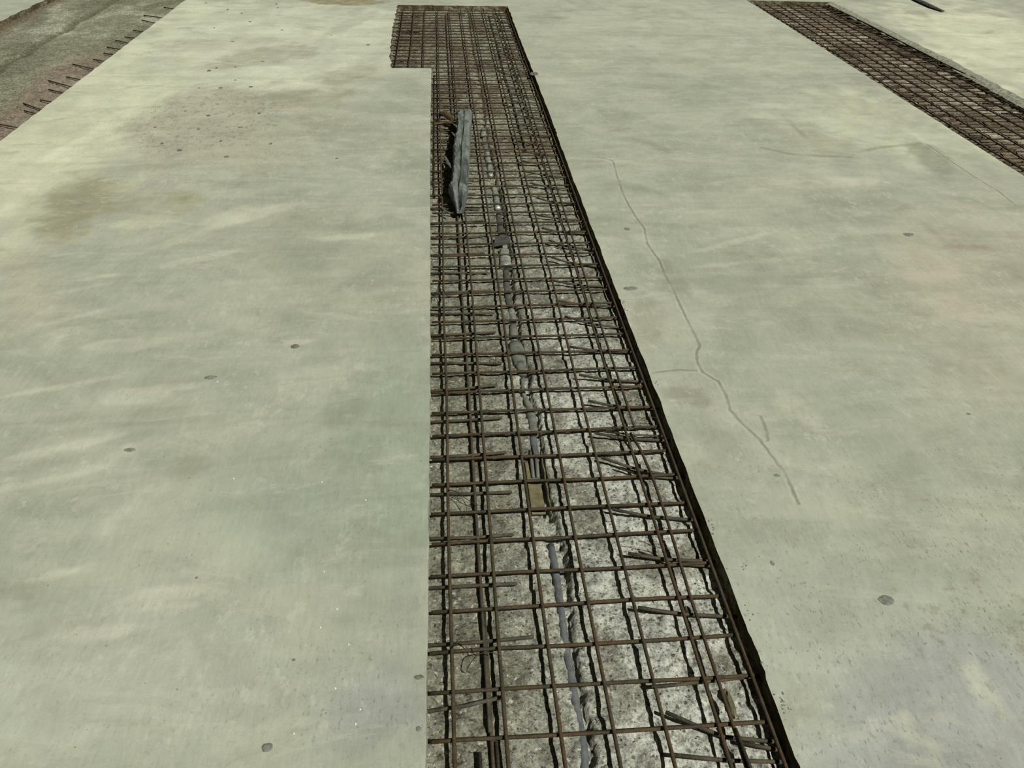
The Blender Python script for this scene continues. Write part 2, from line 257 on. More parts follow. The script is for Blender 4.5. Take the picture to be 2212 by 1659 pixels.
LIGHT_AND_STAINS=[(-1.991, 4.909, 0.651, 0.248, 0.761, -0.292, (200, 202, 174), 0.9, 0.35), (-1.019, 5.59, 0.893, 0.119, 0.007, -0.665, (198, 200, 176), 0.9, 0.35), (-1.947, 3.011, 1.801, 1.066, 1.56, -0.313, (198, 198, 170), 0.8, 0.35), (2.031, 5.783, 0.475, -0.129, 0.009, -0.679, (180, 183, 160), 0.6, 0.35), (2.468, 3.475, 1.393, -0.744, -0.735, -1.004, (195, 197, 170), 0.8, 0.35), (4.295, 5.489, 0.944, -0.669, -0.995, 0.064, (208, 208, 180), 0.9, 0.35), (1.982, 1.689, 2.484, -1.437, -0.052, -1.184, (180, 174, 152), 0.7, 0.35), (-0.142, 0.802, 4.832, 0.194, -0.103, -1.776, (142, 156, 132), 0.6, 0.35), (-0.408, 0.581, 6.119, 0.953, -0.332, -5.416, (152, 166, 144), 0.4, 0.35), (-0.156, 0.066, 6.052, 0.385, -0.549, -8.017, (148, 151, 144), 0.75, 0.35), (0.729, 0.199, 2.469, -0.945, -0.232, -3.525, (177, 181, 163), 0.5, 0.35), (0.938, -0.037, 3.877, -2.141, -0.428, -6.223, (162, 164, 158), 0.8, 0.35), (-0.449, 1.942, 2.316, 0.254, -0.072, -1.737, (158, 161, 138), 0.5, 0.35), (-0.613, 0.177, 2.836, 0.826, -0.341, -5.073, (175, 177, 160), 0.5, 0.35), (-1.398, 1.703, 5.442, 2.112, -0.158, -3.444, (185, 180, 156), 0.6, 0.35), (-1.234, 3.545, 2.554, 0.712, 0.869, -1.39, (172, 168, 146), 0.85, 0.35), (-1.539, 2.505, 4.647, 2.093, 2.237, -2.565, (152, 149, 122), 0.95, 0.35), (-1.523, 2.207, 9.482, 3.514, -0.363, -9.428, (158, 154, 128), 0.7, 0.35), (-1.526, 1.95, 7.639, 3.031, -0.286, -6.762, (172, 167, 143), 0.4, 0.35), (-1.25, 2.495, 4.003, 1.264, 0.964, -4.722, (165, 162, 135), 0.6, 0.35), (-0.782, 4.002, 3.396, 0.521, 1.12, -3.709, (158, 156, 131), 0.85, 0.35), (-0.722, 3.535, 2.54, 0.396, 1.035, -3.854, (163, 163, 138), 0.6, 0.35), (-0.265, 3.86, 4.724, 0.19, -0.035, -2.508, (163, 166, 146), 0.5, 0.35), (-1.112, 5.1, 2.615, 0.496, 2.22, -3.456, (160, 160, 137), 0.7, 0.35), (-0.559, 4.558, 3.686, 0.51, 3.897, -4.56, (162, 160, 135), 0.65, 0.35), (-0.742, 5.907, 2.817, 0.545, 10.847, -4.05, (166, 168, 148), 0.6, 0.35), (-0.818, 6.967, 2.238, 0.184, -0.893, -5.985, (140, 132, 100), 0.95, 0.35), (-1.087, 2.539, 15.999, 4.19, 2.023, -19.052, (154, 154, 116), 0.75, 0.2), (-0.14, 2.994, 8.609, 0.998, 4.441, -5.97, (148, 152, 133), 0.7, 0.35), (-0.29, 3.302, 4.625, 0.444, 2.518, -6.131, (160, 162, 140), 0.6, 0.35), (-1.545, 5.367, 2.366, 0.536, 1.576, -4.767, (178, 178, 156), 0.6, 0.35), (-0.859, 2.92, 3.797, 0.945, 4.189, -6.576, (168, 166, 142), 0.5, 0.35), (-1.19, 3.053, 3.782, 1.079, 2.983, -7.035, (166, 162, 138), 0.5, 0.35), (-0.433, 3.305, 5.905, 0.871, 7.059, -10.798, (184, 186, 164), 0.6, 0.35), (-0.856, 3.782, 6.496, 1.123, 3.588, -12.448, (185, 186, 164), 0.5, 0.35), (-1.813, 3.166, 3.548, 1.996, 13.306, -2.365, (207, 208, 178), 0.85, 0.35), (-1.832, 2.72, 5.132, 2.896, 5.501, -2.184, (200, 200, 172), 0.7, 0.35), (-1.753, 3.672, 6.238, 2.827, 13.246, -4.49, (207, 208, 180), 0.8, 0.35), (-1.008, 4.43, 3.681, 0.487, -1.298, -4.112, (202, 204, 178), 0.75, 0.35), (-1.23, 2.297, 5.466, 1.783, 2.471, -13.016, (190, 189, 162), 0.6, 0.35), (-1.009, 2.722, 8.688, 3.554, 9.362, -4.6, (182, 186, 162), 0.7, 0.35), (-1.04, 2.126, 5.964, 2.433, 13.231, -12.689, (184, 184, 160), 0.6, 0.35), (-1.402, 2.68, 12.524, 4.215, 2.709, -12.32, (186, 184, 150), 0.6, 0.35), (-0.996, 0.754, 6.291, 3.208, 16.863, -55.818, (190, 190, 167), 0.75, 0.35), (-0.864, 0.835, 10.999, 7.027, 33.969, -32.22, (190, 190, 167), 0.75, 0.35), (-1.008, 0.88, 6.971, 3.421, 18.338, -56.756, (190, 190, 167), 0.75, 0.35), (-1.256, 1.831, 5.63, 2.245, 12.394, -42.392, (190, 190, 167), 0.75, 0.35), (-1.262, 1.756, 4.85, 2.063, 16.255, -42.709, (190, 190, 167), 0.75, 0.35), (-1.198, 1.569, 4.38, 2.036, 18.432, -33.413, (190, 190, 167), 0.75, 0.35), (-0.879, 1.088, 12.935, 4.41, 4.331, -42.925, (190, 190, 167), 0.75, 0.35), (-0.839, 1.131, 8.457, 2.81, 7.055, -51.516, (190, 190, 167), 0.75, 0.35), (-1.157, 1.148, 5.477, 2.61, 18.55, -63.442, (190, 190, 167), 0.75, 0.35), (-1.229, 1.413, 11.58, 14.067, 25.215, 1.82, (190, 190, 167), 0.75, 0.35), (-1.019, 1.376, 7.867, 2.786, 3.592, -29.402, (190, 190, 167), 0.75, 0.35), (-0.931, 1.963, 4.831, 1.597, 11.201, -22.784, (190, 190, 167), 0.75, 0.35), (-0.871, 2.338, 6.294, 2.183, 10.935, -10.386, (190, 190, 167), 0.75, 0.35), (-0.765, 2.381, 5.653, 1.586, 10.715, -14.989, (190, 190, 167), 0.75, 0.35), (-0.628, 0.36, 7.91, 3.219, 6.421, -37.211, (190, 190, 167), 0.75, 0.35), (-0.868, 0.439, 9.141, 4.793, 18.235, -74.043, (190, 190, 167), 0.75, 0.35), (-0.797, 0.589, 8.324, 7.283, 28.774, -15.735, (190, 190, 167), 0.75, 0.35), (-0.582, 0.332, 17.424, 5.627, 2.69, -56.982, (190, 190, 167), 0.75, 0.35), (-0.525, 1.004, 17.262, 8.821, 26.333, -24.203, (190, 190, 167), 0.75, 0.35), (-0.752, 0.273, 9.09, 4.132, 6.735, -58.851, (190, 190, 167), 0.75, 0.35), (1.201, 2.037, 5.073, -1.062, 19.497, -44.638, (190, 190, 167), 0.75, 0.35), (1.062, 1.833, 9.179, -2.39, 7.411, -55.052, (190, 190, 167), 0.75, 0.35), (1.842, 2.635, 2.326, -0.936, 1.484, -15.273, (190, 190, 167), 0.75, 0.35), (2.061, 3.827, 4.385, -1.73, -3.259, -12.481, (190, 190, 167), 0.75, 0.35), (1.442, 2.647, 4.076, -1.299, 2.057, -35.958, (190, 190, 167), 0.75, 0.35), (0.904, 2.934, 7.117, -1.78, -10.712, -23.892, (190, 190, 167), 0.75, 0.35), (0.793, 2.088, 16.321, -6.144, -18.78, -17.926, (190, 190, 167), 0.75, 0.35), (0.94, 1.596, 9.194, -4.374, -17.949, -18.63, (190, 190, 167), 0.75, 0.35), (1.013, 0.941, 6.4, -5.394, -14.457, -7.085, (190, 190, 167), 0.75, 0.35), (1.313, 1.869, 8.989, -3.004, 4.513, -44.61, (190, 190, 167), 0.75, 0.35), (1.045, 0.034, 9.009, -19.112, -88.687, -5.787, (190, 190, 167), 0.75, 0.35), (0.862, -0.06, 8.171, -15.045, -89.668, -26.453, (190, 190, 167), 0.75, 0.35), (-0.361, 2.141, 7.803, 0.874, 3.635, -28.826, (190, 190, 167), 0.75, 0.35), (-0.472, 1.362, 11.45, 2.209, 6.714, -44.409, (190, 190, 167), 0.75, 0.35), (-0.98, 1.008, 3.661, 1.415, 4.366, -45.489, (158, 156, 136), 0.6, 0.35), (-0.635, 0.978, 3.981, 0.938, 0.188, -95.06, (158, 158, 133), 0.6, 0.35), (-0.173, 0.932, 7.127, 0.353, -5.444, -97.137, (145, 149, 129), 0.7, 0.35), (-0.649, 0.472, 10.668, 1.488, -15.419, -54.425, (158, 158, 140), 0.6, 0.35), (-1.017, 0.939, 6.326, 2.924, 12.874, -49.713, (158, 157, 138), 0.6, 0.35), (-1.008, 0.816, 7.157, 3.596, 16.591, -53.059, (158, 157, 138), 0.6, 0.35), (1.05, 3.667, 3.279, -0.93, -8.223, -7.886, (156, 159, 139), 0.7, 0.35), (1.08, 3.2, 6.435, -2.163, -18.41, -15.056, (152, 154, 133), 0.7, 0.35), (1.727, 4.913, 3.68, -1.169, -8.929, -8.552, (164, 166, 145), 0.6, 0.35), (1.816, 4.326, 3.223, -1.137, -6.39, -8.276, (164, 166, 145), 0.6, 0.35), (1.427, 4.224, 3.657, -1.112, -7.868, -8.633, (162, 164, 143), 0.6, 0.35), (2.488, 3.821, 3.723, -1.985, -5.71, -4.035, (168, 168, 143), 0.6, 0.35), (2.065, 3.162, 3.59, -1.564, -0.946, -7.403, (172, 170, 145), 0.7, 0.35), (2.487, 2.925, 5.275, -4.068, -9.124, -0.552, (148, 151, 129), 0.8, 0.35), (1.82, 2.432, 3.284, -1.561, -2.591, -9.543, (156, 156, 136), 0.6, 0.35), (2.107, 1.938, 8.509, -4.876, -1.069, -26.532, (156, 146, 126), 0.7, 0.35), (2.038, 2.026, 6.307, -5.922, -47.039, -0.104, (156, 150, 130), 0.6, 0.35), (0.849, 1.738, 6.598, -4.96, -18.779, -4.324, (150, 150, 130), 0.65, 0.35), (0.689, 1.449, 15.656, -3.495, -0.264, -5.505, (150, 146, 127), 0.65, 0.35), (0.696, 1.014, 10.041, -3.712, -6.727, -18.094, (148, 144, 127), 0.65, 0.35), (0.752, 1.892, 18.06, -5.352, -8.866, -19.342, (150, 152, 131), 0.5, 0.35), (0.747, 0.789, 10.927, -7.649, -13.748, -10.895, (158, 156, 138), 0.5, 0.35), (1.052, 0.491, 3.81, -4.896, -12.536, -3.319, (158, 158, 140), 0.4, 0.35), (0.734, 2.28, 9.381, -3.226, -4.471, -4.145, (152, 155, 134), 0.5, 0.35), (1.466, 2.402, 1.817, -0.649, -0.111, -3.245, (164, 165, 144), 0.4, 0.35), (0.824, 2.23, 3.594, -0.902, -7.43, -29.333, (150, 153, 132), 0.6, 0.35), (1.09, 1.589, 4.121, -1.747, -3.855, -8.69, (158, 161, 140), 0.5, 0.35), (0.845, 2.637, 3.746, -1.055, -10.122, -15.544, (152, 156, 134), 0.6, 0.35), (1.211, 1.789, 21.309, -7.403, -1.906, -44.421, (146, 148, 132), 0.7, 0.35), (1.359, 1.576, 2.463, -1.49, -1.764, -1.648, (160, 161, 140), 0.5, 0.35), (1.388, 0.753, 2.985, -3.166, -7.561, -2.941, (160, 158, 138), 0.4, 0.35), (-0.093, 0.325, 24.971, -0.39, -0.867, -6.662, (150, 154, 142), 0.5, 0.35), (-0.305, 0.638, 4.238, 1.511, 4.483, -9.085, (160, 166, 146), 0.4, 0.35), (2.719, 3.236, 3.72, -2.739, -10.077, -1.109, (165, 168, 147), 0.6, 0.35), (2.805, 4.319, 2.501, -1.58, -7.257, -0.258, (164, 166, 146), 0.6, 0.35), (4.323, 6.649, 7.25, -4.235, -8.677, -1.243, (150, 150, 132), 0.6, 0.35)]  # broad leading ellipses paint far-bright light and dust into slab colour; rest are stains
CRACK=[(0.781, 3.016), (0.849, 2.959), (0.829, 2.753), (0.816, 2.54), (0.816, 2.409), (0.82, 2.285), (0.833, 2.167), (0.813, 2.022), (0.828, 1.869), (0.821, 1.759), (0.824, 1.64), (0.821, 1.464), (0.821, 1.28), (0.796, 1.236), (0.787, 1.192), (0.786, 1.133), (0.822, 1.08), (0.824, 1.006), (0.815, 0.94), (0.829, 0.877), (0.856, 0.806), (0.868, 0.717), (0.877, 0.67), (0.873, 0.604), (0.87, 0.548)]
CRACK_FAR=[(2.577, 3.177), (2.573, 2.914), (2.57, 2.676), (2.585, 2.506), (2.566, 2.338)]
BRANCH=[(0.783, 1.139), (0.713, 1.148), (0.625, 1.137)]
SHORT_CRACK=[(0.894, 0.918), (0.89, 0.856), (0.875, 0.789)]
RIDGES=[[(1.654, 3.136), (1.771, 3.03), (1.91, 2.999), (2.085, 2.968)], [(2.112, 3.028), (2.283, 3.107), (2.559, 3.165)], [(1.966, 3.501), (1.962, 3.252)]]
CHIPS=[(-0.473, 1.34, 0.0145, 0.0122, 0), (-0.699, 1.182, 0.0205, 0.0109, 1), (0.673, 1.665, 0.0286, 0.0153, 2), (0.761, 2.164, 0.0135, 0.0156, 1), (0.952, 0.249, 0.0184, 0.0147, 3), (-0.337, 0.001, 0.01, 0.0098, 1), (-0.065, 0.127, 0.01, 0.0062, 4), (-0.064, 0.018, 0.006, 0.0064, 1), (0.737, 0.368, 0.0064, 0.0095, 2), (0.853, 0.658, 0.0097, 0.007, 2), (0.624, 4.564, 0.0275, 0.0454, 0), (-0.557, 0.409, 0.004, 0.004, 1), (-0.315, 0.183, 0.0041, 0.0032, 1), (1.923, 2.066, 0.0255, 0.0174, 1), (1.504, 0.881, 0.0095, 0.0084, 2), (-0.835, 0.857, 0.0156, 0.0086, 1)]
PEBBLES=[(-1.993, 6.848), (-1.754, 6.577), (-1.612, 6.43), (-1.393, 6.825), (-1.356, 6.665), (-1.715, 5.891), (-1.488, 5.439), (-1.442, 4.708), (-1.474, 4.639), (-1.328, 4.731), (-1.175, 4.873), (-1.267, 4.421), (-1.143, 4.266), (-0.801, 5.653), (-1.318, 4.247), (-1.114, 3.285), (-1.037, 3.056), (-1.269, 3.477), (-0.505, 3.023), (-0.508, 5.347), (-1.446, 4.248), (-1.415, 3.79), (-1.002, 3.742), (-1.057, 3.503), (-1.285, 3.153), (-1.397, 3.257), (-1.27, 3.705), (-1.19, 5.819), (-1.486, 6.111), (-1.501, 3.512), (-0.858, 3.244), (-1.266, 3.918)]
GRAINS=[(-0.271, 0.258), (-0.209, 0.212), (-0.226, 0.113), (-0.175, 0.065), (-0.181, 0.036), (-0.293, 0.025), (-0.241, 0.303), (-0.541, 0.729), (-0.318, 0.702), (-0.673, 1.157), (-0.28, 0.408), (-0.203, 0.631)]
CRUMBS=[(0.614, 0.487), (0.617, 0.472), (0.615, 0.502), (0.662, 0.366), (0.665, 0.353), (0.632, 0.034), (0.634, 0.022), (0.621, 0.021), (0.617, 0.028), (0.636, 0.002), (0.623, 1.561), (0.623, 1.52), (0.616, 0.105), (0.619, 0.349), (0.61, 1.082), (0.635, 0.243), (0.635, 0.229), (0.622, -0.006), (0.622, 0.324)]
LEFT_STUBS=[(-0.049, 0.071, 0.099, 0.092), (-0.05, 0.222, 0.174, 0.228), (-0.052, 0.373, 0.151, 0.372), (-0.048, 0.523, 0.155, 0.522), (-0.048, 0.674, 0.163, 0.67), (-0.049, 0.818, 0.16, 0.825), (-0.046, 0.97, 0.159, 0.978), (-0.046, 1.119, 0.156, 1.14), (-0.046, 1.27, 0.178, 1.256), (-0.047, 1.432, 0.171, 1.442), (-0.046, 1.573, 0.174, 1.566), (-0.048, 1.717, 0.172, 1.728), (-0.045, 1.87, 0.17, 1.868), (-0.045, 2.021, 0.165, 2.028), (-0.049, 2.177, 0.169, 2.185), (-0.043, 2.319, 0.181, 2.339)]
RIGHT_STUBS=[(0.613, -0.076, 0.401, -0.056), (0.604, -0.055, 0.536, -0.034), (0.503, -0.016, 0.408, 0.029), (0.524, 0.1, 0.393, 0.084), (0.608, 0.251, 0.407, 0.277), (0.598, 0.41, 0.417, 0.432), (0.603, 0.543, 0.406, 0.577), (0.599, 0.698, 0.412, 0.772), (0.607, 0.85, 0.413, 0.875), (0.598, 0.997, 0.417, 1.025), (0.593, 1.133, 0.41, 1.159), (0.608, 1.298, 0.403, 1.317), (0.6, 1.444, 0.412, 1.508), (0.598, 1.591, 0.395, 1.617), (0.598, 1.737, 0.405, 1.763), (0.606, 1.891, 0.419, 1.954), (0.594, 2.04, 0.428, 2.105), (0.593, 2.19, 0.412, 2.22), (0.609, 2.329, 0.403, 2.355), (0.612, 2.498, 0.423, 2.541), (0.61, 2.67, 0.413, 2.716), (0.602, 2.821, 0.401, 2.863)]
FAR_LEFT_STUBS=[3.573, 3.807, 3.875, 4.035, 4.214, 4.334, 4.501, 4.746, 4.95, 5.127, 5.287, 5.455, 5.632, 5.833, 6.131, 6.343, 6.704]
# ------------------------------------------------------------------ the slab with its three cut-outs
E1, E2, EN, E3, E4, E5, E6 = -3.375, -2.205, -0.335, -0.05, 0.619, 2.86, 3.67
Y_MAIN, Y_NOTCH, Y_RT, Y_NEAR = 6.80, 4.70, 7.10, -1.6
Z_BED = -0.042
def edge_dev(name, y):
    y = np.asarray(y, float); j = (fbm(y*14, y*0+3, hash_of[name], 3)-0.5)
    if name == 'E3': return j*0.005 + 0.003*np.sin(y*1.4)
    if name == 'E4': return j*0.007 + 0.003*np.sin(y*1.7+0.5) + 0.007*(vnoise(y*7, y*0, 41) > 0.82)*(vnoise(y*60, y*0, 42))
    if name == 'E5': return np.interp(y, [-2, 2.7, 4.3, 6.05, 7.1], [-0.12, -0.03, -0.003, 0.03, 0.042]) + j*0.008
    if name == 'E6': return np.interp(y, [-2, 3.96, 4.8, 6.3, 7.1], [-0.16, -0.035, 0.017, 0.032, 0.048]) + j*0.03
    if name == 'EN': return np.interp(y, [4.7, 5.2, 6.8], [0.02, -0.012, -0.015]) + j*0.03
    if name == 'E2': return j*0.012 + 0.004
    return j*0.03
hash_of = dict(E1=11, E2=12, EN=13, E3=14, E4=15, E5=16, E6=17)
EDGES = [('E1', E1), ('E2', E2), ('EN', EN), ('E3', E3), ('E4', E4), ('E5', E5), ('E6', E6)]
def lines(segs, must):
    out = []
    for a, b, st in segs: out += list(np.arange(a, b, st))
    out = [x for x in out if all(abs(x-m) > 0.006 for m in must)] + list(must)
    return np.array(sorted(out))
xs = lines([(-15, -4.2, 1.0), (-4.2, -0.12, 0.032), (-0.12, 0.0, 0.012), (0.0, 0.56, 0.04), (0.56, 0.70, 0.010), (0.70, 1.6, 0.022), (1.6, 6.2, 0.034), (6.2, 16, 1.0)],
           [v for _, v in EDGES])
ys = lines([(-8, -0.5, 0.5), (-0.5, 2.4, 0.016), (2.4, 7.6, 0.026), (7.6, 26, 0.8)], [Y_NEAR, Y_NOTCH, Y_MAIN, Y_RT, 12.0])
XX, YY = np.meshgrid(xs, ys)
WX = XX.copy()
for nme, ex in EDGES:
    reach = 0.10 if nme in ('E3', 'EN', 'E4') else 0.25
    WX = WX + edge_dev(nme, YY)*np.clip(1-np.abs(XX-ex)/reach, 0, 1)
WY = YY.copy()
for ey, x0, x1, sd, slope in ((Y_MAIN, EN-0.1, E4+0.1, 5, -0.036), (Y_NOTCH, EN-0.1, E3+0.1, 6, -0.02), (Y_RT, E5-0.1, E6+0.1, 7, -0.09)):
    w = np.clip(1-np.abs(YY-ey)/0.2, 0, 1)*np.clip(1-np.maximum(np.maximum(x0-XX, XX-x1), 0)/0.2, 0, 1)
    WY = WY + w*((fbm(XX*12, XX*0+sd, sd, 3)-0.5)*0.02 + slope*(XX-(x0+x1)/2))
def in_hole(cx, cy):
    if E1 < cx < E2 and Y_NEAR < cy < 12: return True
    if E3 < cx < E4 and Y_NEAR < cy < Y_MAIN: return True
    if EN < cx < E3 and Y_NOTCH < cy < Y_MAIN: return True
    return E5 < cx < E6 and Y_NEAR < cy < Y_RT
nx, ny = len(xs), len(ys)
cxs = (xs[:-1]+xs[1:])/2; cys = (ys[:-1]+ys[1:])/2
hole = np.array([[in_hole(a, b) for a in cxs] for b in cys])
V = np.stack([WX.ravel(), WY.ravel(), np.zeros(nx*ny)], 1)
V[:, 2] = (fbm(V[:, 0]*1.3, V[:, 1]*1.3, 77, 3)-0.5)*0.004
F = []; FM = []
jj, ii = np.nonzero(~hole)
F = np.stack([jj*nx+ii, jj*nx+ii+1, (jj+1)*nx+ii+1, (jj+1)*nx+ii], 1).tolist(); FM = [0]*len(F)
# cut faces: drop every edge between slab and hole down past the bed
wall = {}
def low(i, depth, out):
    k = (i, depth)
    if k not in wall:
        wall[k] = len(extra)+nx*ny; x, y, z = V[i]
        extra.append((x+out[0]+random.uniform(-.002, .002), y+out[1]+random.uniform(-.002, .002), depth))
    return wall[k]
extra = []
def drop(i0, i1, ox, oy, rim, mat=1):
    levels = [(-0.010, 0.0, mat), (-0.030, 0.0, mat), (-0.06, 0.0, mat)] if not rim else [(-0.010, 1.3, 2), (-0.022, 2.2, 2), (-0.06, 2.3, 1)]
    pr = (i0, i1)
    for z, k, m in levels:
        q = (low(i0, z, (ox*k*0.03, oy*k*0.03)), low(i1, z, (ox*k*0.03, oy*k*0.03)))
        F.append([pr[0], pr[1], q[1], q[0]]); FM.append(m); pr = q
for j in range(ny-1):
    for i in range(nx-1):
        if not hole[j, i]: continue
        if i > 0 and not hole[j, i-1]: drop(j*nx+i, (j+1)*nx+i, 1, 0, False, 2 if abs(xs[i]-E3) < 0.01 else 1)
        if i < nx-2 and not hole[j, i+1]: drop((j+1)*nx+i+1, j*nx+i+1, -1, 0, abs(xs[i+1]-E6) < 0.01)
        if j > 0 and not hole[j-1, i]: drop(j*nx+i+1, j*nx+i, 0, 1, False)
        if j < ny-2 and not hole[j+1, i]: drop((j+1)*nx+i, (j+1)*nx+i+1, 0, -1, False)
ALLV = np.vstack([V, np.array(extra)])

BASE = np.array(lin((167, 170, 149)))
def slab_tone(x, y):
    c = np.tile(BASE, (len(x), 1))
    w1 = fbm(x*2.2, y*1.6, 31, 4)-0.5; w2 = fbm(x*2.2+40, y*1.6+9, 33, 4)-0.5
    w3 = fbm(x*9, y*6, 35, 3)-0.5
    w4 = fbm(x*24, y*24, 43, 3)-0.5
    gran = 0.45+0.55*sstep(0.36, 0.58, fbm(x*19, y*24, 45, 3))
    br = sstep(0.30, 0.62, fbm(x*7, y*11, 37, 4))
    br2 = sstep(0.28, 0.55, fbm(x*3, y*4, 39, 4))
    for si, (sx, sy, a, b, cc, d, colr, al, ns) in enumerate(LIGHT_AND_STAINS):
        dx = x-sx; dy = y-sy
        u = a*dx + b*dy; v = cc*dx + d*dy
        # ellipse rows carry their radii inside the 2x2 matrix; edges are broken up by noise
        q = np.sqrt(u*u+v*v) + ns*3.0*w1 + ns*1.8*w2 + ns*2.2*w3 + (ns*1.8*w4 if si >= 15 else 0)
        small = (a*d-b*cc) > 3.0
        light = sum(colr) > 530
        m = (1-sstep(0.40, 1.3, q) if si < 15 else 1-sstep(0.70, 1.10, q))*al  # broad ones fade softly, with the far brightness held in their colour
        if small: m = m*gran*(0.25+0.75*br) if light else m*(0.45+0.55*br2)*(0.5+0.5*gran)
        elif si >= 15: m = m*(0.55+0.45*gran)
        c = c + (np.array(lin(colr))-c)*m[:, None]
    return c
def seg_dist(pts, x, y):
    best = np.full(len(x), 9.0); sg = np.ones(len(x)); cap = np.zeros(len(x), bool)
    for (x0, y0), (x1, y1) in zip(pts[:-1], pts[1:]):
        dx, dy = x1-x0, y1-y0; L2 = dx*dx+dy*dy
        t = np.clip(((x-x0)*dx+(y-y0)*dy)/L2, 0, 1)
        d = np.hypot(x-x0-t*dx, y-y0-t*dy); cr = dx*(y-y0)-dy*(x-x0)
        inside = ((x-x0)*dx+(y-y0)*dy > -1e-9*L2) if (x0, y0) != pts[0] else ((x-x0)*dx+(y-y0)*dy >= 0)
        u = d < best; best = np.where(u, d, best)
        endcap = ((x-pts[0][0])*(pts[1][0]-pts[0][0])+(y-pts[0][1])*(pts[1][1]-pts[0][1]) < 0) & (np.hypot(x-pts[0][0], y-pts[0][1]) <= d+1e-9)
        endcap |= ((x-pts[-1][0])*(pts[-1][0]-pts[-2][0])+(y-pts[-1][1])*(pts[-1][1]-pts[-2][1]) > 0) & (np.hypot(x-pts[-1][0], y-pts[-1][1]) <= d+1e-9)
        sg = np.where(u, np.sign(cr)+(cr == 0), sg); cap = np.where(u, endcap, cap)
    return np.clip(best*sg, -0.07, 0.07), np.where(cap, 0.06, np.minimum(best, 0.2))
def merge(list_of, x, y):
    r = np.full(len(x), 0.07); u = np.full(len(x), 0.2)
    for p in list_of:
        s, d = seg_dist(p, x, y); k = d < u; r = np.where(k, s, r); u = np.where(k, d, u)
    return r, u
def make_mesh(name, verts, faces, fmat, mats, tone=None, alpha=None, attrs=None, smooth=True):
    me = bpy.data.meshes.new(name); me.from_pydata(verts.tolist(), [], faces)
    for m in mats: me.materials.append(m)
    me.polygons.foreach_set('material_index', fmat); me.polygons.foreach_set('use_smooth', [smooth]*len(faces))
    if tone is not None:
        at = me.attributes.new('tone', 'FLOAT_COLOR', 'POINT')
        buf = np.ones((len(verts), 4), np.float32); buf[:, :3] = tone
        if alpha is not None: buf[:, 3] = alpha
        at.data.foreach_set('color', buf.ravel())
    for k, v in (attrs or {}).items():
        at = me.attributes.new(k, 'FLOAT', 'POINT'); at.data.foreach_set('value', v.astype(np.float32))
    me.update(); o = bpy.data.objects.new(name, me); return link(o)
AX, AY = ALLV[:, 0], ALLV[:, 1]
def blob(x, y, cx, cy, rx, ry): return np.exp(-(((x-cx)/rx)**2+((y-cy)/ry)**2))
flk = 0.24 + 0.95*blob(AX, AY, -1.25, 3.65, 0.55, 0.7) + 0.6*blob(AX, AY, 1.2, 0.15, 0.8, 0.55) + 0.3*blob(AX, AY, -0.15, 0.2, 0.2, 0.6) + 0.4*blob(AX, AY, -1.6, 6.0, 1.0, 1.0)
LINES = {}
for nm, pl in (('crack', [CRACK, CRACK_FAR]), ('branch', [BRANCH, SHORT_CRACK]), ('ridge', RIDGES)):
    LINES[nm], LINES[nm+'_near'] = merge(pl, AX, AY)
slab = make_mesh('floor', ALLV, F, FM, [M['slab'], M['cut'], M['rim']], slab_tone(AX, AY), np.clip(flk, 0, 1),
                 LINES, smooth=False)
tag(slab, 'worn grey-green concrete slab with three long strips cut out of it', 'floor', kind='structure')

# ------------------------------------------------------------------ beds of the cut-outs
def grid_bed(name, gx, gy, height, tone, label):
    X, Y = np.meshgrid(gx, gy); x = X.ravel(); y = Y.ravel()
    v = np.stack([x, y, height(x, y)], 1); n, m = len(gx), len(gy)
    j, i = np.meshgrid(np.arange(m-1), np.arange(n-1), indexing='ij'); j = j.ravel(); i = i.ravel()
    f = np.stack([j*n+i, j*n+i+1, (j+1)*n+i+1, (j+1)*n+i], 1).tolist()
    o = make_mesh(name, v, f, [0]*len(f), [M['bed']], tone(x, y)); return tag(o, label, 'floor', kind='structure')
def rough(x, y):
    return (fbm(x*38, y*38, 51, 3)-0.5)*0.013 + (vnoise(x*120, y*120, 57)-0.5)*0.0035
def groove_x(y): return 0.243 + 0.006*np.sin(y*3.1) + (vnoise(y*9, y*0, 5)-0.5)*0.012
def bed_h(x, y):
    h = Z_BED + np.clip(rough(x, y), -0.007, 0.009)
    g = groove_x(y); w = 0.0125 + 0.012*np.exp(-((y-0.45)/0.15)**2) + 0.006*sstep(0.75, 0.9, y)
    d = np.abs(x-(g+0.006)); h = h - 0.020*(1-sstep(w*0.6, w*1.1, d + (vnoise(x*60, y*60, 8)-0.5)*0.009))
    h = h - 0.013*sstep(0.202, 0.208, x)*sstep(0.264, 0.258, x)*sstep(0.585, 0.595, y)*sstep(0.83, 0.80, y)
    return h
def blend(c, col, m): return c + (np.array(lin(col))-c)*m[:, None]
def bed_tone(x, y):
    c = np.tile(np.array(lin((124, 123, 106))), (len(x), 1))
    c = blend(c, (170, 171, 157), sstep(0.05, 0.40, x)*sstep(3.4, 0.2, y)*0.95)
    c = blend(c, (190, 190, 176), sstep(0.52, 0.72, fbm(x*7, y*6, 61, 4))*sstep(0.15, 0.35, x)*sstep(2.2, 0.2, y)*0.9)
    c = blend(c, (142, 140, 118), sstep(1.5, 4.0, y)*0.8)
    c = blend(c, (96, 92, 74), sstep(0.50, 0.66, fbm(x*9+5, y*7, 63, 4))*0.6)
    c = blend(c, (96, 84, 68), sstep(0.50, 0.62, fbm(x*6+9, y*3, 65, 3))*sstep(2.6, 4.2, y)*0.75)
    c = blend(c, (92, 76, 60), blob(x, y, -0.2, 5.9, 0.16, 0.9)*0.8)
    c = blend(c, (96, 80, 62), blob(x, y, 0.35, 3.3, 0.5, 0.25)*0.6)
    return c
